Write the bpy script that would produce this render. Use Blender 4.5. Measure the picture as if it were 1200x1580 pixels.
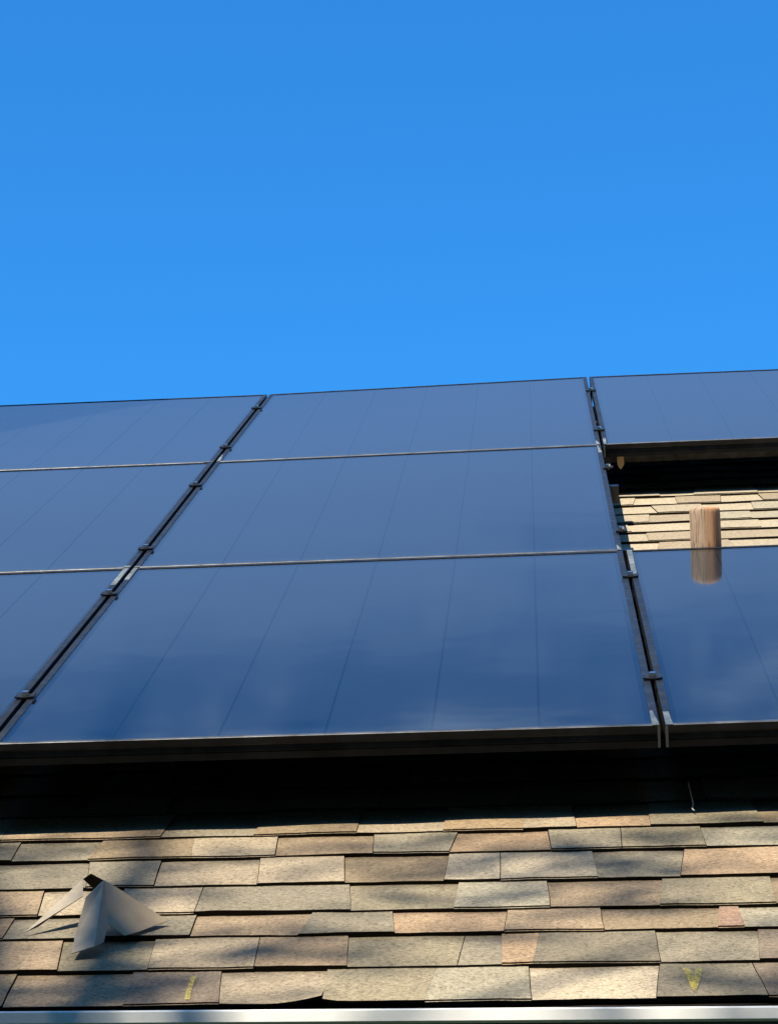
import bpy, bmesh, math, random
from mathutils import Matrix, Vector, noise

for o in list(bpy.data.objects): bpy.data.objects.remove(o)
SC = bpy.context.scene
COL = SC.collection
R = math.radians
rnd = random.Random(11)

# ---------------------------------------------------------------- frame of the roof
PITCH = R(27.0)          # roof slope
H0 = 2.84                # height of the array's lower edge
ROOF = Matrix.Translation((0, 0, H0)) @ Matrix.Rotation(PITCH, 4, 'X')   # x along the eave, y up the slope, z off the roof

# ---------------------------------------------------------------- camera
cam_d = bpy.data.cameras.new('camera'); cam = bpy.data.objects.new('camera', cam_d); COL.objects.link(cam)
SC.camera = cam
cam_d.sensor_fit = 'HORIZONTAL'; cam_d.sensor_width = 36; cam_d.lens = 4561.55 / 1200 * 36
cam_d.clip_start = 0.05; cam_d.clip_end = 3000
RC = Matrix(((0.9979824, 0.0441324, -0.0456442), (0.0386587, 0.1478971, 0.9882469), (0.0503644, -0.9880176, 0.1458927)))
cam.matrix_world = ROOF @ (Matrix.Translation((0.8323, -4.2999, 0.9671)) @ RC.transposed().to_4x4())

# ---------------------------------------------------------------- light
SUN = (ROOF.to_3x3() @ Vector((-0.32, -0.04, 1.0))).normalized()
sun_d = bpy.data.lights.new('sun', 'SUN'); sun_d.energy = 5.0; sun_d.angle = R(0.53); sun_d.color = (1.0, 0.91, 0.76)
sun = bpy.data.objects.new('sun', sun_d); COL.objects.link(sun)
sun.rotation_euler = SUN.to_track_quat('Z', 'Y').to_euler(); sun.location = SUN * 30

W = bpy.data.worlds.new('World'); SC.world = W; W.use_nodes = True
nt = W.node_tree; nt.nodes.clear()
def N(t, tp, **kw):
    n = t.nodes.new(tp)
    for k, v in kw.items(): setattr(n, k, v)
    return n
sky = N(nt, 'ShaderNodeTexSky', sky_type='NISHITA', sun_disc=False)
sky.sun_elevation = math.asin(SUN.z); sky.sun_rotation = math.atan2(SUN.x, SUN.y)
sky.altitude = 100; sky.air_density = 1.0; sky.dust_density = 0.4; sky.ozone_density = 3.0
tint = N(nt, 'ShaderNodeMix', data_type='RGBA', blend_type='MULTIPLY'); tint.inputs[0].default_value = 1
tint.inputs[7].default_value = (0.29, 1.31, 2.10, 1)
nt.links.new(sky.outputs[0], tint.inputs[6])
# thin high cloud, well above the strip of sky in view
tc = N(nt, 'ShaderNodeTexCoord'); sep = N(nt, 'ShaderNodeSeparateXYZ'); nt.links.new(tc.outputs['Generated'], sep.inputs[0])
mp = N(nt, 'ShaderNodeMapping'); mp.inputs['Scale'].default_value = (8.0, 8.0, 70.0); mp.inputs['Rotation'].default_value = (0, R(4), R(10))
nt.links.new(tc.outputs['Generated'], mp.inputs[0])
nz = N(nt, 'ShaderNodeTexNoise'); nz.inputs['Scale'].default_value = 1.15; nz.inputs['Detail'].default_value = 4.0; nz.inputs['Roughness'].default_value = 0.5
nt.links.new(mp.outputs[0], nz.inputs['Vector'])
def mrange(t, a, b, c, d, smooth=True):
    n = N(t, 'ShaderNodeMapRange'); n.interpolation_type = 'SMOOTHSTEP' if smooth else 'LINEAR'
    for k, v in zip((1, 2, 3, 4), (a, b, c, d)): n.inputs[k].default_value = v
    return n
def math_(t, op, a=None, b=None):
    n = N(t, 'ShaderNodeMath', operation=op)
    for i, x in enumerate((a, b)):
        if x is None: continue
        if isinstance(x, (int, float)): n.inputs[i].default_value = x
        else: t.links.new(x, n.inputs[i])
    return n
zed = sep.outputs[2]
rise = mrange(nt, 0.49, 0.56, 0, 1); nt.links.new(zed, rise.inputs[0])         # clouds begin some 30 degrees up
veil = mrange(nt, 0.596, 0.610, 0.38, 0.0); mp2 = N(nt, 'ShaderNodeMapping'); mp2.inputs['Scale'].default_value = (12, 12, 130); mp2.inputs['Location'].default_value = (3.1, .7, 2.3); nt.links.new(tc.outputs['Generated'], mp2.inputs[0])
nz2 = N(nt, 'ShaderNodeTexNoise'); nz2.inputs['Scale'].default_value = 1.0; nz2.inputs['Detail'].default_value = 6.0; nz2.inputs['Roughness'].default_value = .62; nz2.inputs['Distortion'].default_value = .8
nt.links.new(mp2.outputs[0], nz2.inputs['Vector'])
zw = math_(nt, 'MULTIPLY', nz2.outputs[0], 0.085); zw = math_(nt, 'ADD', zed, zw.outputs[0]); zw = math_(nt, 'SUBTRACT', zw.outputs[0], 0.0405); nt.links.new(zw.outputs[0], veil.inputs[0])      # an even veil, ending in wisps above
wisp = mrange(nt, 0.50, 0.62, 0.0, 0.75); nt.links.new(nz2.outputs[0], wisp.inputs[0])
high = mrange(nt, 0.596, 0.612, 0, 1); nt.links.new(zed, high.inputs[0])
wz = math_(nt, 'MULTIPLY', wisp.outputs[0], high.outputs[0])
cl = math_(nt, 'MAXIMUM', veil.outputs[0], wz.outputs[0])
cl = math_(nt, 'MULTIPLY', cl.outputs[0], rise.outputs[0])
cl = math_(nt, 'MULTIPLY', cl.outputs[0], 0.56)
cmix = N(nt, 'ShaderNodeMix', data_type='RGBA'); nt.links.new(cl.outputs[0], cmix.inputs[0])
nt.links.new(tint.outputs[2], cmix.inputs[6]); cmix.inputs[7].default_value = (7.0, 9.3, 13.0, 1)
bg = N(nt, 'ShaderNodeBackground'); bg.inputs[1].default_value = 0.060
out = N(nt, 'ShaderNodeOutputWorld'); nt.links.new(cmix.outputs[2], bg.inputs[0]); nt.links.new(bg.outputs[0], out.inputs[0])

SC.view_settings.view_transform = 'Standard'; SC.view_settings.look = 'None'
SC.view_settings.exposure = 0.90; SC.view_settings.gamma = 1; SC.view_settings.use_curve_mapping = False
SC.cycles.max_bounces = 8; SC.cycles.transparent_max_bounces = 12

# ---------------------------------------------------------------- materials
def mat(name, col, rough=0.6, metal=0.0, spec=0.5):
    m = bpy.data.materials.new(name); m.use_nodes = True
    b = m.node_tree.nodes['Principled BSDF']
    b.inputs['Base Color'].default_value = (*col, 1); b.inputs['Roughness'].default_value = rough
    b.inputs['Metallic'].default_value = metal; b.inputs['Specular IOR Level'].default_value = spec
    return m
def nodes(m): return m.node_tree, m.node_tree.nodes['Principled BSDF']
def ramp(t, stops):
    n = N(t, 'ShaderNodeValToRGB'); e = n.color_ramp.elements
    e[0].position, e[0].color = stops[0][0], (*stops[0][1], 1)
    e[1].position, e[1].color = stops[-1][0], (*stops[-1][1], 1)
    for p, c in stops[1:-1]:
        k = e.new(p); k.color = (*c, 1)
    return n
def noise_n(t, vec, scale, detail=3, rough=0.5):
    n = N(t, 'ShaderNodeTexNoise'); n.inputs['Scale'].default_value = scale
    n.inputs['Detail'].default_value = detail; n.inputs['Roughness'].default_value = rough
    t.links.new(vec, n.inputs['Vector']); return n

GRAIN = {  # mineral granule blends of the laminated shingles: main colour, second colour
    'g': ((.235, .205, .145), (.185, .155, .108)), 'G': ((.165, .145, .105), (.225, .19, .13)),
    'b': ((.325, .262, .178), (.265, .212, .145)), 'c': ((.40, .335, .235), (.34, .28, .195)),
    't': ((.275, .20, .125), (.225, .17, .11)), 'n': ((.205, .152, .092), (.255, .19, .118)),
    'o': ((.315, .212, .125), (.27, .198, .125)), 'y': ((.34, .24, .135), (.29, .215, .135)),
    'l': ((.235, .20, .13), (.19, .16, .105)), 'r': ((.275, .17, .115), (.235, .165, .115)),
    'p': ((.33, .295, .21), (.27, .235, .165)), 'v': ((.17, .132, .098), (.215, .165, .12)),
}
def shingle_mat(key, c1, c2):
    m = mat('shingle_granules_' + key, c1, 0.95, 0, 0.2); t, b = nodes(m)
    tc = N(t, 'ShaderNodeTexCoord'); v = tc.outputs['Object']
    oi = N(t, 'ShaderNodeObjectInfo')
    big = noise_n(t, v, 15, 4, 0.65)                      # blotches where granule blends mingle
    mid = noise_n(t, v, 135, 3, 0.8)                    # clumps of granules
    vor = N(t, 'ShaderNodeTexVoronoi'); vor.inputs['Scale'].default_value = 330; t.links.new(v, vor.inputs['Vector'])
    r1 = ramp(t, [(.36, c1), (.62, c2)]); t.links.new(big.outputs[0], r1.inputs[0])
    k = tuple(min(1, x * 1.5 + .03) for x in c1); d = tuple(x * .42 for x in c2)
    r2 = ramp(t, [(.30, d), (.42, tuple(x*.86 for x in c1)), (.56, c1), (.72, k)]); t.links.new(mid.outputs[0], r2.inputs[0])
    mx = N(t, 'ShaderNodeMix', data_type='RGBA'); mx.inputs[0].default_value = .64
    t.links.new(r1.outputs[0], mx.inputs[6]); t.links.new(r2.outputs[0], mx.inputs[7])
    sp = N(t, 'ShaderNodeMix', data_type='RGBA', blend_type='MULTIPLY'); sp.inputs[0].default_value = .62
    hs = N(t, 'ShaderNodeSeparateColor'); t.links.new(vor.outputs['Color'], hs.inputs[0])
    gr = ramp(t, [(0, (.30, .29, .28)), (.25, (.85, .85, .85)), (1, (1.2, 1.18, 1.12))]); t.links.new(hs.outputs[0], gr.inputs[0])
    t.links.new(mx.outputs[2], sp.inputs[6]); t.links.new(gr.outputs[0], sp.inputs[7])
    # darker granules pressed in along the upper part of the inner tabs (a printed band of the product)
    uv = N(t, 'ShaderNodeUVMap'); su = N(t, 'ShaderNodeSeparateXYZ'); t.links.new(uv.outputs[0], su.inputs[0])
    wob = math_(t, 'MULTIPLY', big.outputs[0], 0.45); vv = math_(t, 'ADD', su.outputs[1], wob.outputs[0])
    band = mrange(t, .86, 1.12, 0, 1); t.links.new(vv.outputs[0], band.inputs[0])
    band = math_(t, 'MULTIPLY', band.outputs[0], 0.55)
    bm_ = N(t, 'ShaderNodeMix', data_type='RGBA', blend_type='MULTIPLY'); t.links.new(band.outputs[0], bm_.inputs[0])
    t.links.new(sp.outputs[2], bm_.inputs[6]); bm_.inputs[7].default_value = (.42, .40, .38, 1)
    # each shingle a shade of its own
    val = mrange(t, 0, 1, .90, 1.10, False); t.links.new(oi.outputs['Random'], val.inputs[0])
    hv = N(t, 'ShaderNodeHueSaturation'); t.links.new(val.outputs[0], hv.inputs['Value']); t.links.new(bm_.outputs[2], hv.inputs['Color'])
    t.links.new(hv.outputs[0], b.inputs['Base Color'])
    bp = N(t, 'ShaderNodeBump'); bp.inputs['Strength'].default_value = .55; bp.inputs['Distance'].default_value = .0022
    hsum = math_(t, 'ADD', mid.outputs[0], hs.outputs[1]); t.links.new(hsum.outputs[0], bp.inputs['Height']); t.links.new(bp.outputs[0], b.inputs['Normal'])
    return m
MEAN = (.268, .212, .142)
_mix = lambda c: tuple(x * .84 + m_ * .16 for x, m_ in zip(c, MEAN))
SH = {k: shingle_mat(k, _mix(v[0]), _mix(v[1])) for k, v in GRAIN.items()}
M_edge = mat('asphalt_core', (.018, .016, .014), 1.0, 0, 0)
M_deck = mat('roof_felt', (.03, .03, .03), .95)

def metal_mat(name, col, rough, metal, spec=.5, scratch=0.0, scale=60):
    m = mat(name, col, rough, metal, spec); t, b = nodes(m)
    tc = N(t, 'ShaderNodeTexCoord'); n = noise_n(t, tc.outputs['Object'], scale, 4, .6)
    rr = mrange(t, .3, .7, max(.05, rough - .12), rough + .15, False); t.links.new(n.outputs[0], rr.inputs[0]); t.links.new(rr.outputs[0], b.inputs['Roughness'])
    if scratch:
        n2 = noise_n(t, tc.outputs['Object'], scale * .35, 5, .7)
        r = ramp(t, [(.35, tuple(x * (1 - scratch) for x in col)), (.7, tuple(min(1, x * (1 + scratch)) for x in col))])
        t.links.new(n2.outputs[0], r.inputs[0]); t.links.new(r.outputs[0], b.inputs['Base Color'])
    return m
M_frame = metal_mat('black_anodised_aluminium', (.010, .0115, .014), .42, .0, .3, .6)
M_lip = metal_mat('glint_pale_lip', (.085, .088, .09), .4, .3, .5, .5)  # bottom lips only: glint of sun and sky painted as a paler tone
M_glint = metal_mat('glint_aluminium', (.15, .17, .17), .5, .3, .5, .5)  # pale grey that paints the corner glints
M_galv = metal_mat('dull_flashing_aluminium', (.34, .29, .215), .65, .12, .4, .22, 30)
M_galv2 = metal_mat('tan_aluminium', (.36, .275, .175), .65, .1, .4, .2, 30)  # tanner tone for the side plate
M_rail = metal_mat('dark_rail_aluminium', (.07, .07, .07), .4, .5, .5, .3)
M_bolt = mat('stainless_bolt', (.75, .75, .76), .18, 1.0)
M_back = mat('black_backsheet', (.002, .002, .0025), .8, 0, .1)
M_white = metal_mat('white_painted_gutter', (.80, .80, .76), .65, 0, .25, .12, 9)
M_gutshade = mat('shade_grey_gutter', (.10, .105, .10), .7)  # trough and front face: shade below the lip put into the grey
M_tab = mat('tan_plastic', (.42, .30, .13), .6)
M_cable = mat('black_cable', (.05, .048, .045), .5)
M_wire = mat('pale_wire', (.42, .38, .32), .5)
M_yel = mat('yellow_chalk', (.62, .52, .06), .95, 0, .1)
t, b = nodes(M_yel)      # chalk that has worn into the granules
tcn = N(t, 'ShaderNodeTexCoord'); nn = noise_n(t, tcn.outputs['Object'], 330, 3, .7)
tr = N(t, 'ShaderNodeBsdfTransparent'); ms = N(t, 'ShaderNodeMixShader'); mr = mrange(t, .38, .64, 0.03, .60); t.links.new(nn.outputs[0], mr.inputs[0])
t.links.new(mr.outputs[0], ms.inputs[0]); t.links.new(tr.outputs[0], ms.inputs[1]); t.links.new(b.outputs[0], ms.inputs[2]); t.links.new(ms.outputs[0], t.nodes['Material Output'].inputs[0])

# cells under the cover glass
M_cell = mat('silicon_cells', (.0045, .0085, .016), .5, 0, .3)
# cover glass: mirror reflection by Fresnel over a see-through sheet, with a film of roof dust
M_glass = bpy.data.materials.new('cover_glass'); M_glass.use_nodes = True
t = M_glass.node_tree; t.nodes.clear()
fr = N(t, 'ShaderNodeFresnel'); fr.inputs[0].default_value = 1.52
gl = N(t, 'ShaderNodeBsdfAnisotropic'); gl.inputs['Roughness'].default_value = .055; gl.inputs['Color'].default_value = (.80, .85, .88, 1)
trn = N(t, 'ShaderNodeBsdfTransparent'); trn.inputs[0].default_value = (.9, .92, .93, 1)
df = N(t, 'ShaderNodeBsdfDiffuse'); df.inputs[0].default_value = (.42, .56, .68, 1)
tcn = N(t, 'ShaderNodeTexCoord'); dn = noise_n(t, tcn.outputs['Object'], 2.3, 4, .6)
dr = mrange(t, .25, .75, .003, .009, False); t.links.new(dn.outputs[0], dr.inputs[0])
sg = N(t, 'ShaderNodeSeparateXYZ'); t.links.new(tcn.outputs['Object'], sg.inputs[0])
edge = mrange(t, .012, .075, .035, 0.0); t.links.new(sg.outputs[1], edge.inputs[0])      # grime washed down to the lower lip
mg = N(t, 'ShaderNodeMapping'); mg.inputs['Scale'].default_value = (38, 5, 1); t.links.new(tcn.outputs['Object'], mg.inputs[0])
ng_ = noise_n(t, mg.outputs[0], 1.0, 4, .6); em = math_(t, 'MULTIPLY', edge.outputs[0], ng_.outputs[0])
vs_ = N(t, 'ShaderNodeTexVoronoi'); vs_.inputs['Scale'].default_value = 24; t.links.new(tcn.outputs['Object'], vs_.inputs['Vector'])
spot = mrange(t, .05, .10, .05, 0.0); t.links.new(vs_.outputs['Distance'], spot.inputs[0])  # dried drops
sn = noise_n(t, tcn.outputs['Object'], 3.7, 2, .5); sk = mrange(t, .50, .66, 0, 1); t.links.new(sn.outputs[0], sk.inputs[0]); sm_ = math_(t, 'MULTIPLY', spot.outputs[0], sk.outputs[0])
dr = math_(t, 'ADD', dr.outputs[0], em.outputs[0]); dr = math_(t, 'ADD', dr.outputs[0], sm_.outputs[0])
m1 = N(t, 'ShaderNodeMixShader'); t.links.new(dr.outputs[0], m1.inputs[0]); t.links.new(trn.outputs[0], m1.inputs[1]); t.links.new(df.outputs[0], m1.inputs[2])
m2 = N(t, 'ShaderNodeMixShader'); t.links.new(fr.outputs[0], m2.inputs[0]); t.links.new(m1.outputs[0], m2.inputs[1]); t.links.new(gl.outputs[0], m2.inputs[2])
mo = N(t, 'ShaderNodeOutputMaterial'); t.links.new(m2.outputs[0], mo.inputs[0])
wv = noise_n(t, tcn.outputs['Object'], 5.0, 2, .5)
bp = N(t, 'ShaderNodeBump'); bp.inputs['Strength'].default_value = .25; bp.inputs['Distance'].default_value = .0012
t.links.new(wv.outputs[0], bp.inputs['Height']); t.links.new(bp.outputs[0], gl.inputs['Normal'])

# weathered vent pipe: grey brown streaks on one side, warm orange on the other
M_pipe = mat('weathered_pipe', (.4, .3, .2), .8, 0, .2); t, b = nodes(M_pipe)
tcn = N(t, 'ShaderNodeTexCoord'); mpn = N(t, 'ShaderNodeMapping'); mpn.inputs['Scale'].default_value = (1, 1, .07); t.links.new(tcn.outputs['Object'], mpn.inputs[0])
st = noise_n(t, mpn.outputs[0], 150, 5, .65); st.inputs['Distortion'].default_value = .6
sx = N(t, 'ShaderNodeSeparateXYZ'); t.links.new(tcn.outputs['Object'], sx.inputs[0])
side = mrange(t, -.006, .010, 0, 1); wob = math_(t, 'MULTIPLY', st.outputs[0], .012); xs = math_(t, 'ADD', sx.outputs[0], wob.outputs[0]); xs = math_(t, 'SUBTRACT', xs.outputs[0], .006); t.links.new(xs.outputs[0], side.inputs[0])
ra = ramp(t, [(.34, (.07, .045, .03)), (.43, (.30, .20, .125)), (.52, (.44, .31, .21)), (.60, (.14, .09, .06)), (.68, (.46, .35, .25))]); t.links.new(st.outputs[0], ra.inputs[0])
rb = ramp(t, [(.34, (.22, .10, .045)), (.45, (.50, .25, .125)), (.62, (.58, .33, .18))]); t.links.new(st.outputs[0], rb.inputs[0])
mx = N(t, 'ShaderNodeMix', data_type='RGBA'); t.links.new(side.outputs[0], mx.inputs[0]); t.links.new(ra.outputs[0], mx.inputs[6]); t.links.new(rb.outputs[0], mx.inputs[7]); t.links.new(mx.outputs[2], b.inputs['Base Color'])
bp = N(t, 'ShaderNodeBump'); bp.inputs['Strength'].default_value = .4; bp.inputs['Distance'].default_value = .002; t.links.new(st.outputs[0], bp.inputs['Height']); t.links.new(bp.outputs[0], b.inputs['Normal'])

def noisy(name, c1, c2, scale, rough=.9):
    m = mat(name, c1, rough, 0, .2); t, b = nodes(m); tcn = N(t, 'ShaderNodeTexCoord'); n = noise_n(t, tcn.outputs['Object'], scale, 6, .65)
    r = ramp(t, [(.35, c1), (.65, c2)]); t.links.new(n.outputs[0], r.inputs[0]); t.links.new(r.outputs[0], b.inputs['Base Color']); return m
M_lawn = noisy('lawn', (.045, .075, .02), (.09, .11, .035), 1.5)
M_stucco = noisy('tan_stucco', (.36, .29, .21), (.42, .34, .25), 6)
M_bark = noisy('bark', (.09, .065, .045), (.18, .14, .10), 9)
M_leaf = noisy('leaves', (.035, .075, .015), (.08, .12, .03), 1.2, .6)
M_dark = mat('dark_window_glass', (.02, .025, .03), .1)

# ---------------------------------------------------------------- helpers
def link(name, me, m, parent=None, M=None):
    o = bpy.data.objects.new(name, me); COL.objects.link(o)
    for x in (m if isinstance(m, (list, tuple)) else [m]):
        if x.name not in [k.name for k in me.materials if k]: me.materials.append(x)
    if parent: o.parent = parent
    if M is not None: o.matrix_local = M if parent else M
    return o
def pymesh(name, vs, fs, smooth=False, mi=None):
    me = bpy.data.meshes.new(name); me.from_pydata([tuple(v) for v in vs], [], fs)
    if mi: me.polygons.foreach_set('material_index', mi)
    if smooth: me.polygons.foreach_set('use_smooth', [True] * len(me.polygons))
    me.update(); return me
def tag(o, label=None, cat=None, group=None, kind=None):
    if label: o['label'] = label
    if cat: o['category'] = cat
    if group: o['group'] = group
    if kind: o['kind'] = kind
    return o
def empty(name, M, label, cat, group=None):
    o = bpy.data.objects.new(name, None); o.empty_display_size = .1; COL.objects.link(o); o.matrix_world = M
    return tag(o, label, cat, group)
class MB:
    def __init__(s): s.v = []; s.f = []; s.m = []
    def quad(s, a, b, c, d, mi=0):
        n = len(s.v); s.v += [a, b, c, d]; s.f.append((n, n+1, n+2, n+3)); s.m.append(mi)
    def box(s, x0, x1, y0, y1, z0, z1, mi=0):
        n = len(s.v); s.v += [(x, y, z) for z in (z0, z1) for y in (y0, y1) for x in (x0, x1)]
        for f in ((0, 2, 3, 1), (4, 5, 7, 6), (0, 1, 5, 4), (2, 6, 7, 3), (0, 4, 6, 2), (1, 3, 7, 5)):
            s.f.append(tuple(n + k for k in f)); s.m.append(mi)
    def tube(s, pts, rad, seg=8, cap=True):
        pts = [Vector(p) for p in pts]; rad = rad if isinstance(rad, (list, tuple)) else [rad] * len(pts)
        n0 = len(s.v)
        for i, p in enumerate(pts):
            d = (pts[min(i+1, len(pts)-1)] - pts[max(i-1, 0)]).normalized()
            a = d.orthogonal().normalized(); c = d.cross(a)
            for k in range(seg):
                w = 2 * math.pi * k / seg; s.v.append(tuple(p + (a * math.cos(w) + c * math.sin(w)) * rad[i]))
        for i in range(len(pts) - 1):
            for k in range(seg):
                k2 = (k + 1) % seg; s.f.append((n0+i*seg+k, n0+i*seg+k2, n0+(i+1)*seg+k2, n0+(i+1)*seg+k)); s.m.append(0)
        if cap:
            s.f.append(tuple(n0 + k for k in range(seg))[::-1]); s.f.append(tuple(n0 + (len(pts)-1)*seg + k for k in range(seg))); s.m += [0, 0]
    def mesh(s, name, smooth=False): return pymesh(name, s.v, s.f, smooth, s.m)

# ---------------------------------------------------------------- ground
gm = MB(); gm.quad((-400, -400, 0), (400, -400, 0), (400, 400, 0), (-400, 400, 0))
tag(link('ground', gm.mesh('ground'), M_lawn), kind='structure')

# ---------------------------------------------------------------- house
ZS = -0.14               # shingle surface below the plane of the glass
RIDGE = 5.15
XL, XR = -1.75, 4.6
KS = [.052, .052, .052, .052, .048, .042, .036]     # the courses near the eave run slightly askew to the array
YL = [-.8578, -.7135, -.569, -.4601, -.3218, -.1701, -.0487]
def course_y(i, X):
    if i < 7: return YL[i] - KS[i] * (X - .6)
    return YL[6] + .1451 * (i - 6) - max(0, .036 - .0033 * (i - 6)) * (X - .6)
house = empty('house', Matrix.Identity(4), 'low tan house under the shingled roof that carries the solar panels', 'house')
cp, sp_ = math.cos(PITCH), math.sin(PITCH)
def to_world(x, y, z): return ROOF @ Vector((x, y, z))
# deck: front slope and back slope
dm = MB()
yr = RIDGE; xa = [XL, .0, 1.2, XR]
for a, b2 in zip(xa, xa[1:]):
    ya, yb = course_y(0, a) + .02, course_y(0, b2) + .02
    vs = [(a, ya, ZS-.012), (b2, yb, ZS-.012), (b2, yr, ZS-.012), (a, yr, ZS-.012)]
    dm.quad(*vs); dm.quad(*[(v[0], v[1], v[2]-.03) for v in vs][::-1])
    dm.quad((a, ya, ZS-.042), (b2, yb, ZS-.042), (b2, yb, ZS-.012), (a, ya, ZS-.012))
roof = link('roof', dm.mesh('roof'), M_deck, house); roof.matrix_local = ROOF
rw = to_world(0, yr, ZS); zb = rw.z - .01
bm2 = MB(); bm2.quad((XL, rw.y, zb), (XR, rw.y, zb), (XR, rw.y + 5.2, zb - 2.6), (XL, rw.y + 5.2, zb - 2.6))
link('back_slope', bm2.mesh('back_slope'), SH['t'], house)
wm = MB(); ey = to_world(0, -.55, ZS-.05)
wm.box(XL + .02, XR - .4, ey.y + .25, rw.y + 4.7, -.05, ey.z - .03)
link('wall', wm.mesh('wall'), M_stucco, house)
# upper storey to the left (only its shadow and its reflection reach the picture)
wing = MB(); c0 = to_world(0, 2.50, 0); c1 = to_world(0, 8.35, 0)
wing.box(-7.0, XL, c0.y, c0.y + 5.25, 0, c0.z + 5.4)
wing_o = link('upper_storey', wing.mesh('upper_storey'), M_stucco, house)
wr = MB(); zt = c0.z + 5.4; wr.box(-7.05, XL - .001, c0.y - .001, c0.y + 5.3, zt, zt + .12)
link('upper_storey_roof', wr.mesh('upper_storey_roof'), SH['t'], house)

# ---- shingles
def shingle_geo(mb, bl, br, tl, tr, i, raised, key_idx=0, jit=True, curl=None, topover=.022):
    """one visible tab: bl/br lower left/right x, tl/tr upper; front edge shows the black asphalt core"""
    n = 7
    zb = ZS + (.0032 if raised else .0012); zt = ZS - (.0030 if raised else .0055); und = ZS - .0048
    loops = []
    for r_ in range(4):
        f = r_ / 3
        row = []
        for k in range(n + 1):
            u = k / n
            x = (bl + (tl - bl) * f) * (1 - u) + (br + (tr - br) * f) * u
            y0 = course_y(i, x); y1 = course_y(i + 1, x) + topover
            y = y0 + (y1 - y0) * f
            z = zb + (zt - zb) * f
            if jit:
                if r_ == 0: y += noise.noise((x * 28, i * 3.1, 0)) * .0022 + noise.noise((x * 140, i * 5.1, 3)) * .0009
                z += noise.noise((x * 9, y * 9, i)) * .0014
                if k in (0, n) and 0 < r_ < 3: x += noise.noise((x * 60, y * 60, 7)) * .0014
            if curl and r_ <= 1:
                w = max(0, 1 - abs(x - curl[0]) / curl[1]); z += curl[2] * w * w * (1 if r_ == 0 else .25)
            row.append((x, y, z))
        loops.append(row)
    b0 = len(mb.v)
    for row in loops: mb.v += row
    ledge = raised and noise.noise((bl * 37, i * 2.7, 1)) > -.12 and not curl
    if ledge:                                    # the lower laminate peeks out under the upper one
        r_a = [(x, y + .0006, z - .0020) for x, y, z in loops[0]]
        r_b = [(x, y - .0014 + noise.noise((x * 50, i, 9)) * .0010, z - .0024) for x, y, z in loops[0]]
        r_c = [(x, y + .0004, z - .0062) for x, y, z in r_b]
        for ra_, rb_, mi_ in ((r_a, loops[0], mb.edge), (r_b, r_a, key_idx), (r_c, r_b, mb.edge)):
            q0 = len(mb.v); mb.v += ra_ + rb_
            for k in range(n):
                mb.f.append((q0 + k, q0 + k + 1, q0 + n + 1 + k + 1, q0 + n + 1 + k)); mb.m.append(mi_); mb.uv += [(0, 0)] * 4
    b1 = len(mb.v)
    und_row = [(x, y + .001, min(und, z - .004) if not curl else z - .0045) for x, y, z in loops[0]]
    mb.v += und_row
    s = n + 1
    for r_ in range(3):
        for k in range(n):
            mb.f.append((b0 + r_*s + k, b0 + r_*s + k+1, b0 + (r_+1)*s + k+1, b0 + (r_+1)*s + k)); mb.m.append(key_idx)
            mb.uv += [(k/n, r_/3), ((k+1)/n, r_/3), ((k+1)/n, (r_+1)/3), (k/n, (r_+1)/3)]
    if not ledge:
        for k in range(n):
            mb.f.append((b1 + k, b1 + k+1, b0 + k+1, b0 + k)); mb.m.append(mb.edge); mb.uv += [(0, 0)] * 4
    for k, fl in ((0, False), (n, True)):            # the two cut ends
        q0 = len(mb.v)
        col = [loops[r_][k] for r_ in range(4)]
        mb.v += col + [(x, y, z - .0075) for x, y, z in col]
        for r_ in range(3):
            q = (q0 + r_, q0 + r_ + 1, q0 + 5 + r_, q0 + 4 + r_)
            mb.f.append(q[::-1] if fl else q); mb.m.append(mb.edge); mb.uv += [(0, 0)] * 4
def new_sh(): m = MB(); m.uv = []; m.edge = 1; return m
def set_uv(me, uv):
    l = me.uv_layers.new(name='UVMap'); l.data.foreach_set('uv', [c for p in uv for c in p])
def shingle(i, bl, br, tl, tr, key, raised, curl=None, band=True):
    mb = new_sh(); g_ = .0006 if noise.noise((bl * 91, i * 1.7, 4)) > -.05 else .0001; h_ = .0006 if noise.noise((br * 91, i * 1.7, 4)) > -.05 else .0001
    shingle_geo(mb, bl + g_, br - h_, tl + g_, tr - h_, i, raised, curl=curl)
    me = mb.mesh('shingle')
    set_uv(me, [(u, v if (not raised and band) else v * .45) for u, v in mb.uv])
    o = link('shingle', me, [SH[key], M_edge], roof)
    return o
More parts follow.
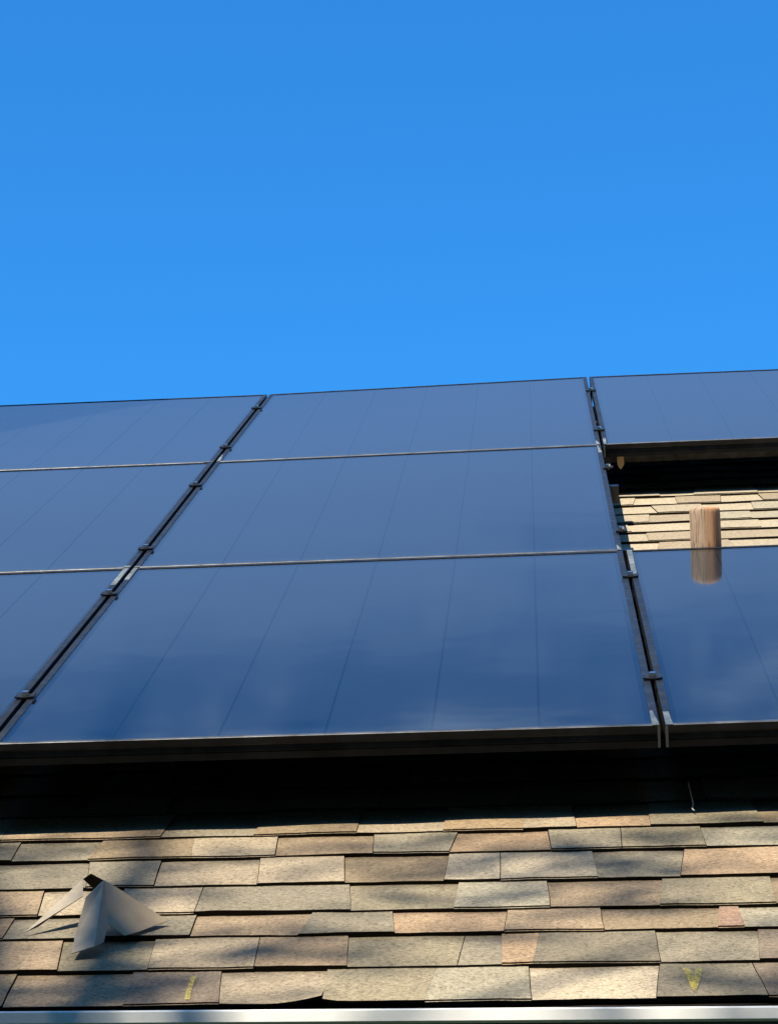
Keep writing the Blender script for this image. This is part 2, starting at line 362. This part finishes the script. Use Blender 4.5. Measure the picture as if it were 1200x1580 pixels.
ROWS = [
  ('ntvblpcGv', 'r.r.rr.rr', [(0.038, 0.016), (0.154, 0.147), (0.304, 0.297), (0.422, 0.409), (0.548, 0.545), (0.673, 0.684), (0.802, 0.798), (0.951, 0.963), (1.084, 1.075), (1.179, 1.187)]),
  ('tlbtlgoGgv', 'r.rr..rr.r', [(0.037, 0.013), (0.2, 0.183), (0.316, 0.307), (0.452, 0.446), (0.57, 0.562), (0.709, 0.717), (0.765, 0.763), (0.804, 0.814), (0.963, 0.962), (1.085, 1.095), (1.179, 1.194)]),
  ('oggtgotnrp', 'r.r.r.r.r.', [(-0.014, -0.027), (0.103, 0.101), (0.222, 0.215), (0.354, 0.351), (0.497, 0.51), (0.624, 0.615), (0.767, 0.771), (0.897, 0.894), (1.043, 1.054), (1.077, 1.076), (1.194, 1.205)]),
  ('tbbglptln', 'r.rr.r.r.', [(-0.005, -0.027), (0.133, 0.118), (0.244, 0.232), (0.348, 0.345), (0.56, 0.549), (0.699, 0.703), (0.828, 0.824), (0.974, 0.984), (1.127, 1.13), (1.214, 1.229)]),
  ('GgbbncCgo', '.r.r.rr.r', [(0.001, -0.027), (0.179, 0.16), (0.276, 0.268), (0.421, 0.411), (0.544, 0.533), (0.682, 0.686), (0.76, 0.759), (0.895, 0.89), (1.008, 1.023), (1.163, 1.181)]),
  ('Ggnbtgoglp', 'r.rr.r.rr.', [(-0.095, -0.119), (0.047, 0.041), (0.16, 0.167), (0.312, 0.301), (0.434, 0.428), (0.576, 0.57), (0.686, 0.697), (0.832, 0.828), (0.933, 0.935), (1.053, 1.051), (1.191, 1.202)]),
  ('tgnbyboln', 'r.r.rr.r.', [(0.01, 0.01), (0.252, 0.26), (0.392, 0.395), (0.545, 0.546), (0.674, 0.678), (0.792, 0.792), (0.871, 0.865), (0.979, 0.981), (1.144, 1.135), (1.212, 1.212)]),
]
done = {}
for i, (cols, rais, br) in enumerate(ROWS):
    for k, key in enumerate(cols):
        curl = None
        if i == 0 and k == 3: curl = (.548, .07, .010)
        if i == 0 and k == 4: curl = (.548, .035, .004)
        (b0, t0), (b1, t1) = br[k], br[k + 1]
        if key == 'C': key = 'c'
        shingle(i, b0, b1, t0, t1, key, rais[k] == 'r', curl)
    done[i] = (br[0][0], br[-1][0])
# the courses seen between the panels, where the third panel of the middle row is missing
r2 = random.Random(5)
for i in range(23, 31):
    x = .90 + r2.random() * .06; x0 = x; sh_ = r2.choice([0, 1]); prev_t = x
    while x < 1.62:
        w = r2.uniform(.07, .19); x2 = x + w; sl = r2.uniform(-.012, .012); key = r2.choice('cbbccccbcoc' if i < 25 else 'cbccbccp')
        shingle(i, x, x2, prev_t, x2 + sl, key, sh_ % 2 == 0, band=False); x = x2; prev_t = x2 + sl; sh_ += 1
    done[i] = (x0, x)
# everything else of the covering, under the panels and out of the frame
KEYS = list(GRAIN); fm = new_sh(); fm.edge = len(KEYS)
last = int((RIDGE - YL[6]) / .1451) + 6
for i in range(0, last + 1):
    spans = [(XL, XR)]
    if i in done: spans = [(XL, done[i][0]), (done[i][1], XR)]
    for a, b2 in spans:
        x = a; k = r2.choice([0, 1])
        while x < b2 - .01:
            x2 = min(b2, x + r2.uniform(.1, .24))
            if b2 - x2 < .05: x2 = b2
            shingle_geo(fm, x, x2, x, x2, i, k % 2 == 0, r2.randrange(len(KEYS)), topover=.022 if i < last else -.0); x = x2; k += 1
fme = fm.mesh('shingle_covering'); set_uv(fme, [(u, v * .5) for u, v in fm.uv])
fo = link('shingle_covering', fme, [SH[k] for k in KEYS] + [M_edge], roof); fo['kind'] = 'stuff'
# starter strip that shows as a second dark line over the gutter
sm = MB()
n = 40
for k in range(n):
    a = -.1 + 1.4 * k / n; b2 = -.1 + 1.4 * (k + 1) / n
    za = ZS - .0075 + noise.noise((a * 6, 0, 0)) * .001; zb2 = ZS - .0075 + noise.noise((b2 * 6, 0, 0)) * .001
    ya = course_y(0, a) - .006 + noise.noise((a * 11, 1, 0)) * .003; yb = course_y(0, b2) - .006 + noise.noise((b2 * 11, 1, 0)) * .003
    sm.quad((a, ya, za), (b2, yb, zb2), (b2, yb + .06, zb2), (a, ya + .06, za)); sm.quad((a, ya, za - .003), (b2, yb, zb2 - .003), (b2, yb, zb2), (a, ya, za))
link('starter_strip', sm.mesh('starter_strip'), [M_edge], roof)
# yellow chalk left on the lowest course
def chalk(pts, i0=0):
    vs = []; dz = lambda y, x: ZS + .0065 - (y - course_y(0, x)) * .022
    vs = [(x, y, dz(y, x)) for x, y in pts]; me = pymesh('chalk_mark', vs, [tuple(range(len(vs)))]); link('chalk_mark', me, M_yel, roof)
chalk([(.3832, -.742), (.3765, -.742), (.3775, -.790), (.3790, -.842), (.3862, -.842), (.3830, -.790)][::-1])
chalk([(.9873, -.770), (.9965, -.770), (.9990, -.810), (1.0040, -.772), (1.0118, -.772), (1.0070, -.815), (.9985, -.868), (.9938, -.860), (.9915, -.815)])
# gutter along the eave
def gut(x, prof):      # profile in (outward, down) from the lip, level in the world
    lip = Vector((x, -.94 - .053 * (x - .15), -.110 - .0062 * (x - .15) / .94))
    up = Vector((0, sp_, cp)); outw = Vector((0, -cp, sp_))
    return [tuple(lip + outw * a + up * b_) for a, b_ in prof]
def strip(name, prof, m, x0=XL, x1=XR, nseg=24):
    mb = MB(); rows = [gut(x0 + (x1 - x0) * k / nseg, prof) for k in range(nseg + 1)]
    for k in range(nseg):
        for j in range(len(prof) - 1): mb.quad(rows[k][j], rows[k+1][j], rows[k+1][j+1], rows[k][j+1])
    return link(name, mb.mesh(name), m, house)
g1 = strip('gutter', [(-.100, -.012), (-.102, -.09), (-.03, -.092), (-.004, -.060), (-.003, -.034), (-.0035, -.0175)], M_gutshade); g1.matrix_local = ROOF
g2 = strip('gutter_lip', [(-.010, -.001), (-.006, .001), (-.001, .0), (.001, -.002), (.0014, -.0145), (0, -.0165), (-.003, -.0172)], M_white); g2.parent = g1; g2.matrix_local = Matrix.Identity(4)
fasc = MB(); e0 = to_world(0, -.80, ZS - .05); fasc.box(XL, XR, e0.y + .04, e0.y + .06, e0.z - .17, e0.z - .012)
link('fascia', fasc.mesh('fascia'), M_white, house)
# ridge cap, low and hidden behind the top panels
rc = MB()
x = XL
while x < XR - .05:
    rc.quad((x, RIDGE - .13, ZS + .001), (x + .145, RIDGE - .13, ZS + .004), (x + .145, RIDGE + .002, ZS + .006), (x, RIDGE + .002, ZS + .003)); x += .145
link('ridge_cap', rc.mesh('ridge_cap'), SH['t'], roof)

# ---------------------------------------------------------------- solar panels
PW, PH, GAP, FH = 1.0, 1.65, .008, .035
NODE = {0: [.004, -.007, -.007, -.0105], 1: [-.0025, -.009, -.0016, .004]}     # measured unevenness of the array, metres
def loft(name, f, rings, m, parent, closed=True):
    """rings of four corners swept through the profile; f maps (inset, z, corner) to a point"""
    mb = MB(); vs = [[f(d, z, c) for c in range(4)] for d, z in rings]
    for q_, (a, b2) in enumerate(zip(vs, vs[1:])):
        for c in range(4): mb.quad(a[c], a[(c+1) % 4], b2[(c+1) % 4], b2[c], 1 if c == 0 and q_ in (1, 2, 3) else 0)
    return link(name, mb.mesh(name), m, parent)
def make_panel(ci, ri, label):
    X0 = ci * (PW + GAP); Y0 = ri * (PH + GAP)
    root = empty('solar_panel', ROOF @ Matrix.Translation((X0, Y0, -FH)), label, 'solar panel', 'black solar panels in three rows on the roof')
    dL = NODE[1] if ci >= 1 else NODE[0]; dR = NODE[1] if ci >= 0 else NODE[0]
    def P(u, v, z):
        a = u / PW; b_ = v / PH
        dz = (dL[ri] * (1-a) + dR[ri] * a) * (1-b_) + (dL[ri+1] * (1-a) + dR[ri+1] * a) * b_
        return (u, v, z + FH + dz)
    cor = [(0, 0), (1, 0), (1, 1), (0, 1)]
    f = lambda d, z, c: P(d + cor[c][0] * (PW - 2*d), d + cor[c][1] * (PH - 2*d), z)
    rings = [(.0120, -.0022), (.0116, -.0004), (.0108, 0), (.0008, 0), (0, -.0008), (0, -.0105), (.0022, -.0118), (.0030, -.0135), (.0006, -.0215),
             (.0028, -.0232), (.0018, -.0245), (.0010, -.0342), (.0018, -.035), (.030, -.035), (.030, -.0335), (.012, -.0335), (.012, -.0070)]
    loft('frame', f, rings, [M_frame, M_lip], root)
    ng = 14; gv = [P(.0118 + (PW - .0236) * i_ / ng, .0118 + (PH - .0236) * j_ / ng, -.0016) for j_ in range(ng + 1) for i_ in range(ng + 1)]
    gf = [(j_*(ng+1) + i_, j_*(ng+1) + i_ + 1, (j_+1)*(ng+1) + i_ + 1, (j_+1)*(ng+1) + i_) for j_ in range(ng) for i_ in range(ng)]
    link('glass', pymesh('glass', gv, gf, True), M_glass, root)
    mb = MB(); mb.quad(*[f(.0118, -.0075, c) for c in range(4)]); link('backsheet', mb.mesh('backsheet'), M_back, root)
    n = 6; inner = .018; w = (PW - 2 * inner) / n
    for k in range(n):
        a = inner + k * w + .0020; b2 = inner + (k + 1) * w - .0020
        mb = MB(); mb.quad(P(a, inner, -.0048), P(b2, inner, -.0048), P(b2, PH - inner, -.0048), P(a, PH - inner, -.0048)); link('cell_column', mb.mesh('cell_column'), M_cell, root)
    return root, P
rows_ = ['bottom', 'middle', 'top']
LAB = {(-1, 0): 'bottom row solar panel cut by the photo edge, left of the slanting gap',
       (0, 0): 'big front solar panel of the bottom row, mirroring wispy clouds, over the metal bracket',
       (1, 0): 'bottom row solar panel mirroring the vent pipe just beyond its upper edge',
       (-1, 1): 'leftmost solar panel of the middle row, beside the black cross gap',
       (0, 1): 'middle row solar panel beside the opening that shows sunlit shingles',
       (-1, 2): 'top row solar panel with a dark wedge of shadow at its far corner',
       (0, 2): 'whole top row solar panel between the two long gaps, against the blue sky',
       (1, 2): 'top row solar panel whose lower frame hangs over the opening with the vent pipe'}
panels = {}
for (ci, ri), lab in LAB.items():
    if ri == 1 and ci == -1: lab = 'middle row solar panel cut by the photo edge, left of the slanting gap'
    panels[ci, ri] = make_panel(ci, ri, lab)
# pale plates that paint the glints at some corners of the frames
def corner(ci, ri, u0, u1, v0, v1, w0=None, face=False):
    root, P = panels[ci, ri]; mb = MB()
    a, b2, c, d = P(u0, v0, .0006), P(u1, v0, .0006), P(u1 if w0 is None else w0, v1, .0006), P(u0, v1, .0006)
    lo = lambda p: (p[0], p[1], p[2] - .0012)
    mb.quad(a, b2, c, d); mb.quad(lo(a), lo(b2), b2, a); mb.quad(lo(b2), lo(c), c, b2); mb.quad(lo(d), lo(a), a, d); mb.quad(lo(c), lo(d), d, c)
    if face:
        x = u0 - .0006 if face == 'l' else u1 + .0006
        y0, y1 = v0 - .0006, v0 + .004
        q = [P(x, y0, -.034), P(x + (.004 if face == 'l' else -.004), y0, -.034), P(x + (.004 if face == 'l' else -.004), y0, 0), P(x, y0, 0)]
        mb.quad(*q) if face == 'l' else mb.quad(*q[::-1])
    link('corner_glint', mb.mesh('corner_glint'), M_glint, root)
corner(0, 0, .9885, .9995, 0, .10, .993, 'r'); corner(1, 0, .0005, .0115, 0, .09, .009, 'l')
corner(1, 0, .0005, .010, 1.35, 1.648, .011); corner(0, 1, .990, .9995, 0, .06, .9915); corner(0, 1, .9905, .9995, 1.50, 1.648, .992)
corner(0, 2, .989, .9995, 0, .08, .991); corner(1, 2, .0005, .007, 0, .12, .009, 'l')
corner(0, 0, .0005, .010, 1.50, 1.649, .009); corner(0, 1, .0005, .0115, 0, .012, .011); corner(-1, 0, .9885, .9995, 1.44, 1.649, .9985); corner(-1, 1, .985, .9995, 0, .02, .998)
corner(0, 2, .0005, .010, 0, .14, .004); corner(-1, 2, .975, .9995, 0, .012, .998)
# tan connector tab that hangs below the frame over the opening
root, P = panels[1, 2]; mb = MB()
tv = [(0, 0), (.017, 0), (.0172, .022), (.0125, .030), (.0085, .0345), (.003, .029), (0, .020)]
pts = [P(.034 + a, .006, -.034 - b_) for a, b_ in tv]; pb = [(p[0], p[1] + .003, p[2]) for p in pts]; k = len(pts)
me = pymesh('connector_tab', pts + pb, [tuple(range(k))[::-1], tuple(range(k, 2*k))] + [(j, (j+1) % k, k + (j+1) % k, k + j) for j in range(k)]); link('connector_tab', me, M_tab, root)

# ---------------------------------------------------------------- rails with their clamps
RAILS = [(0, .340, XR * 0 + 2.10, 'lowest mounting rail, clamped across the bottom row of panels near the eave'),
         (0, 1.320, 2.10, 'second mounting rail, clamped across the upper part of the bottom panels'),
         (1, 1.885, 1.030, 'short mounting rail ending in the opening just above the bottom row'),
         (1, 2.855, 1.030, 'short mounting rail ending in the dark part of the opening'),
         (2, 3.600, 2.10, 'mounting rail crossing under the lower part of the top row of panels'),
         (2, 4.555, 2.10, 'highest mounting rail, crossing under the top row close to the sky')]
def node_z(x, y):
    def interp(c):
        r_ = min(2, max(0, int(y / (PH + GAP)))); f = (y - r_ * (PH + GAP)) / PH; f = min(1, max(0, f)); return NODE[c][r_] * (1 - f) + NODE[c][r_ + 1] * f
    a = min(1, max(0, x)); return interp(0) * (1 - a) + interp(1) * a
def clamp(parent, x, y, end=False, yb=0):
    """T clamp lying on the two frame lips, domed plate with a hex bolt"""
    z0 = node_z(x, y) + FH + .0007
    mb = MB(); hw, hl = (.0155, .013) if not end else (.012, .014)
    xs = [-hw, -hw * .62, -.004, .004, hw * .62, hw]; zs = [.0018, .0009, .0, .0, .0009, .0018]
    top = [(x + a, -hl, z0 + z + .003) for a, z in zip(xs, zs)] + [(x + a, hl, z0 + z + .003) for a, z in zip(xs, zs)]
    bot = [(p[0], p[1], p[2] - .003) for p in top]; n = 6
    vs = top + bot; fs = []
    for k in range(5):
        fs += [(k, k+1, n+k+1, n+k), (12+k+1, 12+k, 12+n+k, 12+n+k+1), (12+k, 12+k+1, k+1, k), (n+k, n+k+1, 12+n+k+1, 12+n+k)]
    fs += [(12, 0, n, 12+n), (5, 17, 23, 11)]
    c = link('clamp', pymesh('clamp', vs, fs), M_frame, parent)
    hb = MB(); hb.tube([(x, 0, z0 - (.05 if not end else .002)), (x, 0, z0 + .0045)], .003, 6); hb.tube([(x, 0, z0 + .0035), (x, 0, z0 + .0105)], .0062, 6)
    link('bolt', hb.mesh('bolt'), M_bolt, c)
for ri, y, x1, lab in RAILS:
    root = empty('mounting_rail', ROOF @ Matrix.Translation((0, y, -FH)), lab, 'mounting rail', 'mounting rails under the panels')
    x0 = -1.06; mb = MB(); zt = -.012 + FH * 0 - .0
    zt = -FH + FH - .0125                 # rail top just below the frames (local z 0 is the frames' underside)
    mb.box(x0, x1, -.015, -.009, zt - .04, zt); mb.box(x0, x1, .009, .015, zt - .04, zt); mb.box(x0, x1, -.009, .009, zt - .04, zt - .036); mb.box(x0, x1, -.009, .009, zt - .022, zt - .019)
    mb.box(x0, x1, -.015, .015, zt + .0005, zt + .0025)
    link('rail', mb.mesh('rail'), M_rail, root)
    xx = [-.004, 1.004] if ri != 1 else [-.004]
    for x in xx: clamp(root, x, y)
    if ri == 1: clamp(root, 1.006, y, True)
    for fx in (-.85, .28, 1.62 if ri != 1 else .93):
        fb = MB(); fb.box(fx, fx + .05, -.035, -.0155, ZS + FH + .006, zt - .006); fb.box(fx, fx + .05, -.085, -.0355, ZS + FH + .004, ZS + FH + .012)
        link('foot', fb.mesh('foot'), M_back, root)

# ---------------------------------------------------------------- vent pipe
PX, PY, PZ = 1.1722, 1.712, .063
lean = R(13)
pm = MB(); prof = [(.0315, -.215), (.0315, -.012), (.0311, -.006), (.0298, -.0022), (.0275, -.0004), (.0250, 0), (.0232, -.002), (.0225, -.006), (.0222, -.20)]
seg = 40; vs = []; fs = []
for r_, z in prof:
    for k in range(seg):
        w = 2 * math.pi * k / seg; rr = r_ * (1 + .012 * noise.noise((math.cos(w) * 2, math.sin(w) * 2, z * 14)))
        dz = 0 if z < -.1 else .0022 * noise.noise((math.cos(w) * 1.6, math.sin(w) * 1.6, 5)); vs.append((rr * math.cos(w), rr * math.sin(w), z + dz + .215))
for j in range(len(prof) - 1):
    for k in range(seg): fs.append((j*seg + k, j*seg + (k+1) % seg, (j+1)*seg + (k+1) % seg, (j+1)*seg + k))
Mp = ROOF @ Matrix.Translation((PX, PY, PZ)) @ Matrix.Rotation(-lean, 4, 'X') @ Matrix.Translation((0, 0, -.215))
vent = empty('vent_pipe', Mp, 'short weathered brown and orange vent pipe rising from the sunlit shingles', 'vent pipe')
link('pipe', pymesh('pipe', vs, fs, True), M_pipe, vent)
fl = MB(); fl.tube([(0, 0, .012), (0, 0, .03)], [.047, .034], 24); o = link('flashing_collar', fl.mesh('flashing_collar', True), M_rail, vent)

# ---------------------------------------------------------------- bent sheet metal bracket lying on the shingles
B = lambda x, y, z: (x, y, z + ZS)
V = {'a': B(.1318, -.5320, .006), 'b': B(.1982, -.4351, .050), 'c': B(.2118, -.4534, .062), 'd': B(.2022, -.4718, .036), 'e': B(.1758, -.4702, .020), 'w': B(.1473, -.5147, .0085),
     'f': B(.2361, -.5008, .065), 'g': B(.2128, -.3830, .015), 'u': B(.2045, -.3650, .012), 'h': B(.2167, -.5330, .052), 'i': B(.2115, -.5678, .020), 'j': B(.2083, -.5882, .016), 'k': B(.2110, -.6422, .008),
     'l': B(.2400, -.6351, .0145), 'm': B(.2468, -.6028, .010), 'n': B(.2484, -.5644, .024), 'o': B(.2405, -.5728, .038), 'p': B(.2370, -.5080, .0635),
     'q': B(.2507, -.5002, .056), 'r': B(.3191, -.5043, .008), 's': B(.2858, -.5528, .008), 't': B(.2703, -.5716, .009)}
names = list(V); idx = {k: i for i, k in enumerate(names)}; pv = [V[k] for k in names]
br = empty('metal_bracket', ROOF @ Matrix.Translation((.2361, -.5, ZS)), 'bent grey sheet metal flashing bracket lying on the lower shingles', 'metal bracket')
def plate(name, faces, th=.0011, mt=None):
    use = sorted({c for f in faces for c in f}); loc = {c: i for i, c in enumerate(use)}
    vs = [Vector(V[c]) - Vector((.2361, -.5, ZS)) for c in use]; me = pymesh(name, vs, [tuple(loc[c] for c in f) for f in faces])
    o = link(name, me, mt or M_galv, br); md = o.modifiers.new('thickness', 'SOLIDIFY'); md.thickness = th; md.offset = 0; return o
plate('rear_arm', ['abd', 'ade', 'aew'])
plate('hollow_shade', ['bcgu', 'cfg'], .0008, M_edge)  # near-black sheet painting the shade inside the bracket's hollow
plate('front_leg', ['fhp', 'phjl', 'hij', 'jkl', 'plmo', 'omn'])
plate('side_plate', ['fqrs', 'fstn', 'fnop'], .0011, M_galv2)
hm = MB(); hv = Vector((.2605, -.5347, .030)) - Vector((.2361, -.5, 0))
na = (Vector(V['q']) - Vector(V['n'])).cross(Vector(V['s']) - Vector(V['n'])).normalized(); na = na if na.z > 0 else -na
hm.tube([hv + na * .0004, hv + na * .0026], .0026, 10); link('screw_hole', hm.mesh('screw_hole'), M_back, br)

# ---------------------------------------------------------------- wire hanging in the shade
cm = MB(); org = Vector((1.045, 0.02, ZS)); cm.tube([Vector(p) - org for p in [(1.0467, -.004, -.1335), (1.0440, .004, -.1330), (1.0462, .0136, -.127), (1.0440, .035, -.116), (1.0415, .0457, -.104)]], .0011, 6)
wr_ = link('loose_wire', cm.mesh('loose_wire', True), M_wire); wr_.matrix_world = ROOF @ Matrix.Translation(org)
tag(wr_, 'thin pale wire dangling from under the panels onto the top lit shingle', 'wire')

# ---------------------------------------------------------------- the tree whose leaves dapple the eave
P0 = to_world(.45, -1.05, ZS); C0 = P0 + SUN * 8.0
ta = SUN.orthogonal().normalized(); ax = (Vector((1, 0, 0)) - SUN * SUN.x).normalized(); ay = SUN.cross(ax)
tree = empty('shade_tree', Matrix.Translation((C0.x - 2.6, C0.y - 2.6, 0)), 'tall leafy tree standing in the yard and dappling the eave', 'tree')
o0 = Vector((C0.x - 2.6, C0.y - 2.6, 0))
trm = MB(); trm.tube([(0, 0, -.1), (.1, .1, 2.5), (.5, .4, 5.2), (1.3, 1.2, 7.4), (2.4, 2.5, C0.z)], [.30, .24, .18, .12, .04], 12)
r3 = random.Random(3)
for k in range(16):
    f = r3.uniform(.45, 1); st_ = Vector((.1, .1, 2.5)).lerp(Vector((2.4, 2.5, C0.z)), f); d = Vector((r3.uniform(-1, 1), r3.uniform(-1, 1), r3.uniform(.1, .8))).normalized() * r3.uniform(1.0, 2.4)
    trm.tube([st_, st_ + d * .5 + Vector((0, 0, .1)), st_ + d], [.05, .03, .008], 6)
link('trunk', trm.mesh('trunk', True), M_bark, tree)
lv = MB()
def leaf(c, s):
    a = Vector((r3.gauss(0, 1), r3.gauss(0, 1), r3.gauss(0, 1))).normalized(); b_ = a.orthogonal().normalized(); n_ = a.cross(b_)
    lv.quad(tuple(c - a * s), tuple(c - b_ * s * .5 + n_ * s * .1), tuple(c + a * s), tuple(c + b_ * s * .5 + n_ * s * .1))
for k in range(230):                                   # twigs over the eave
    c = C0 - o0 + ax * r3.uniform(-1.7, 1.7) + ay * r3.uniform(-1.5, 1.02) + SUN * r3.uniform(-1.0, 1.0)
    for j in range(r3.randint(12, 26)): leaf(c + Vector((r3.gauss(0, .11), r3.gauss(0, .11), r3.gauss(0, .07))), r3.uniform(.03, .055))
for k in range(1500):                                  # rest of the crown, widened out of view to block southern sky light
    c = C0 - o0 + ax * r3.uniform(-5.0, 5.0) + ay * r3.uniform(-6.5, -1.5) + SUN * r3.uniform(-2.4, 1.8)
    for j in range(20): leaf(c + Vector((r3.gauss(0, .2), r3.gauss(0, .2), r3.gauss(0, .14))), r3.uniform(.06, .10))
link('crown', lv.mesh('crown'), M_leaf, tree)

# ---------------------------------------------------------------- evergreens added out of view to block low sky light
def evergreen(x, y, h, w, lab):
    root = empty('sky_blocker_evergreen', Matrix.Translation((x, y, 0)), lab, 'tree', 'added evergreens that block the sky light')
    m = MB(); m.tube([(0, 0, -.1), (0, 0, h * .9)], [.22, .04], 8); link('trunk', m.mesh('trunk'), M_bark, root)
    m = MB()
    for k in range(2400):
        f = r3.random() ** .8; a = r3.uniform(0, 2 * math.pi); rr = w * (1 - f) ** .8 * r3.uniform(.35, 1.05)
        c = Vector((math.cos(a) * rr, math.sin(a) * rr, .4 + f * (h - .4))); s_ = r3.uniform(.3, .6)
        t_ = Vector((math.cos(a + r3.uniform(-.5, .5)), math.sin(a), -.5)).normalized(); b_ = Vector((-math.sin(a), math.cos(a), r3.uniform(-.3, .3))).normalized()
        m.quad(tuple(c - t_ * s_), tuple(c - b_ * s_ * .6), tuple(c + t_ * s_), tuple(c + b_ * s_ * .6))
    link('crown', m.mesh('crown'), M_leaf, root)
for k in range(14):
    evergreen(-21 + k * 3.2 + r3.uniform(-.5, .5), -14.5 + r3.uniform(-1, 1), r3.uniform(16.5, 18.5), 3.8, 'tall dark evergreen added out of view in a row that blocks sky light')
for k in range(4):
    evergreen(19 + r3.uniform(-1, 1), -11 + k * 3.2, r3.uniform(16.5, 18.5), 3.8, 'tall dark evergreen added out of view in a row that blocks sky light')
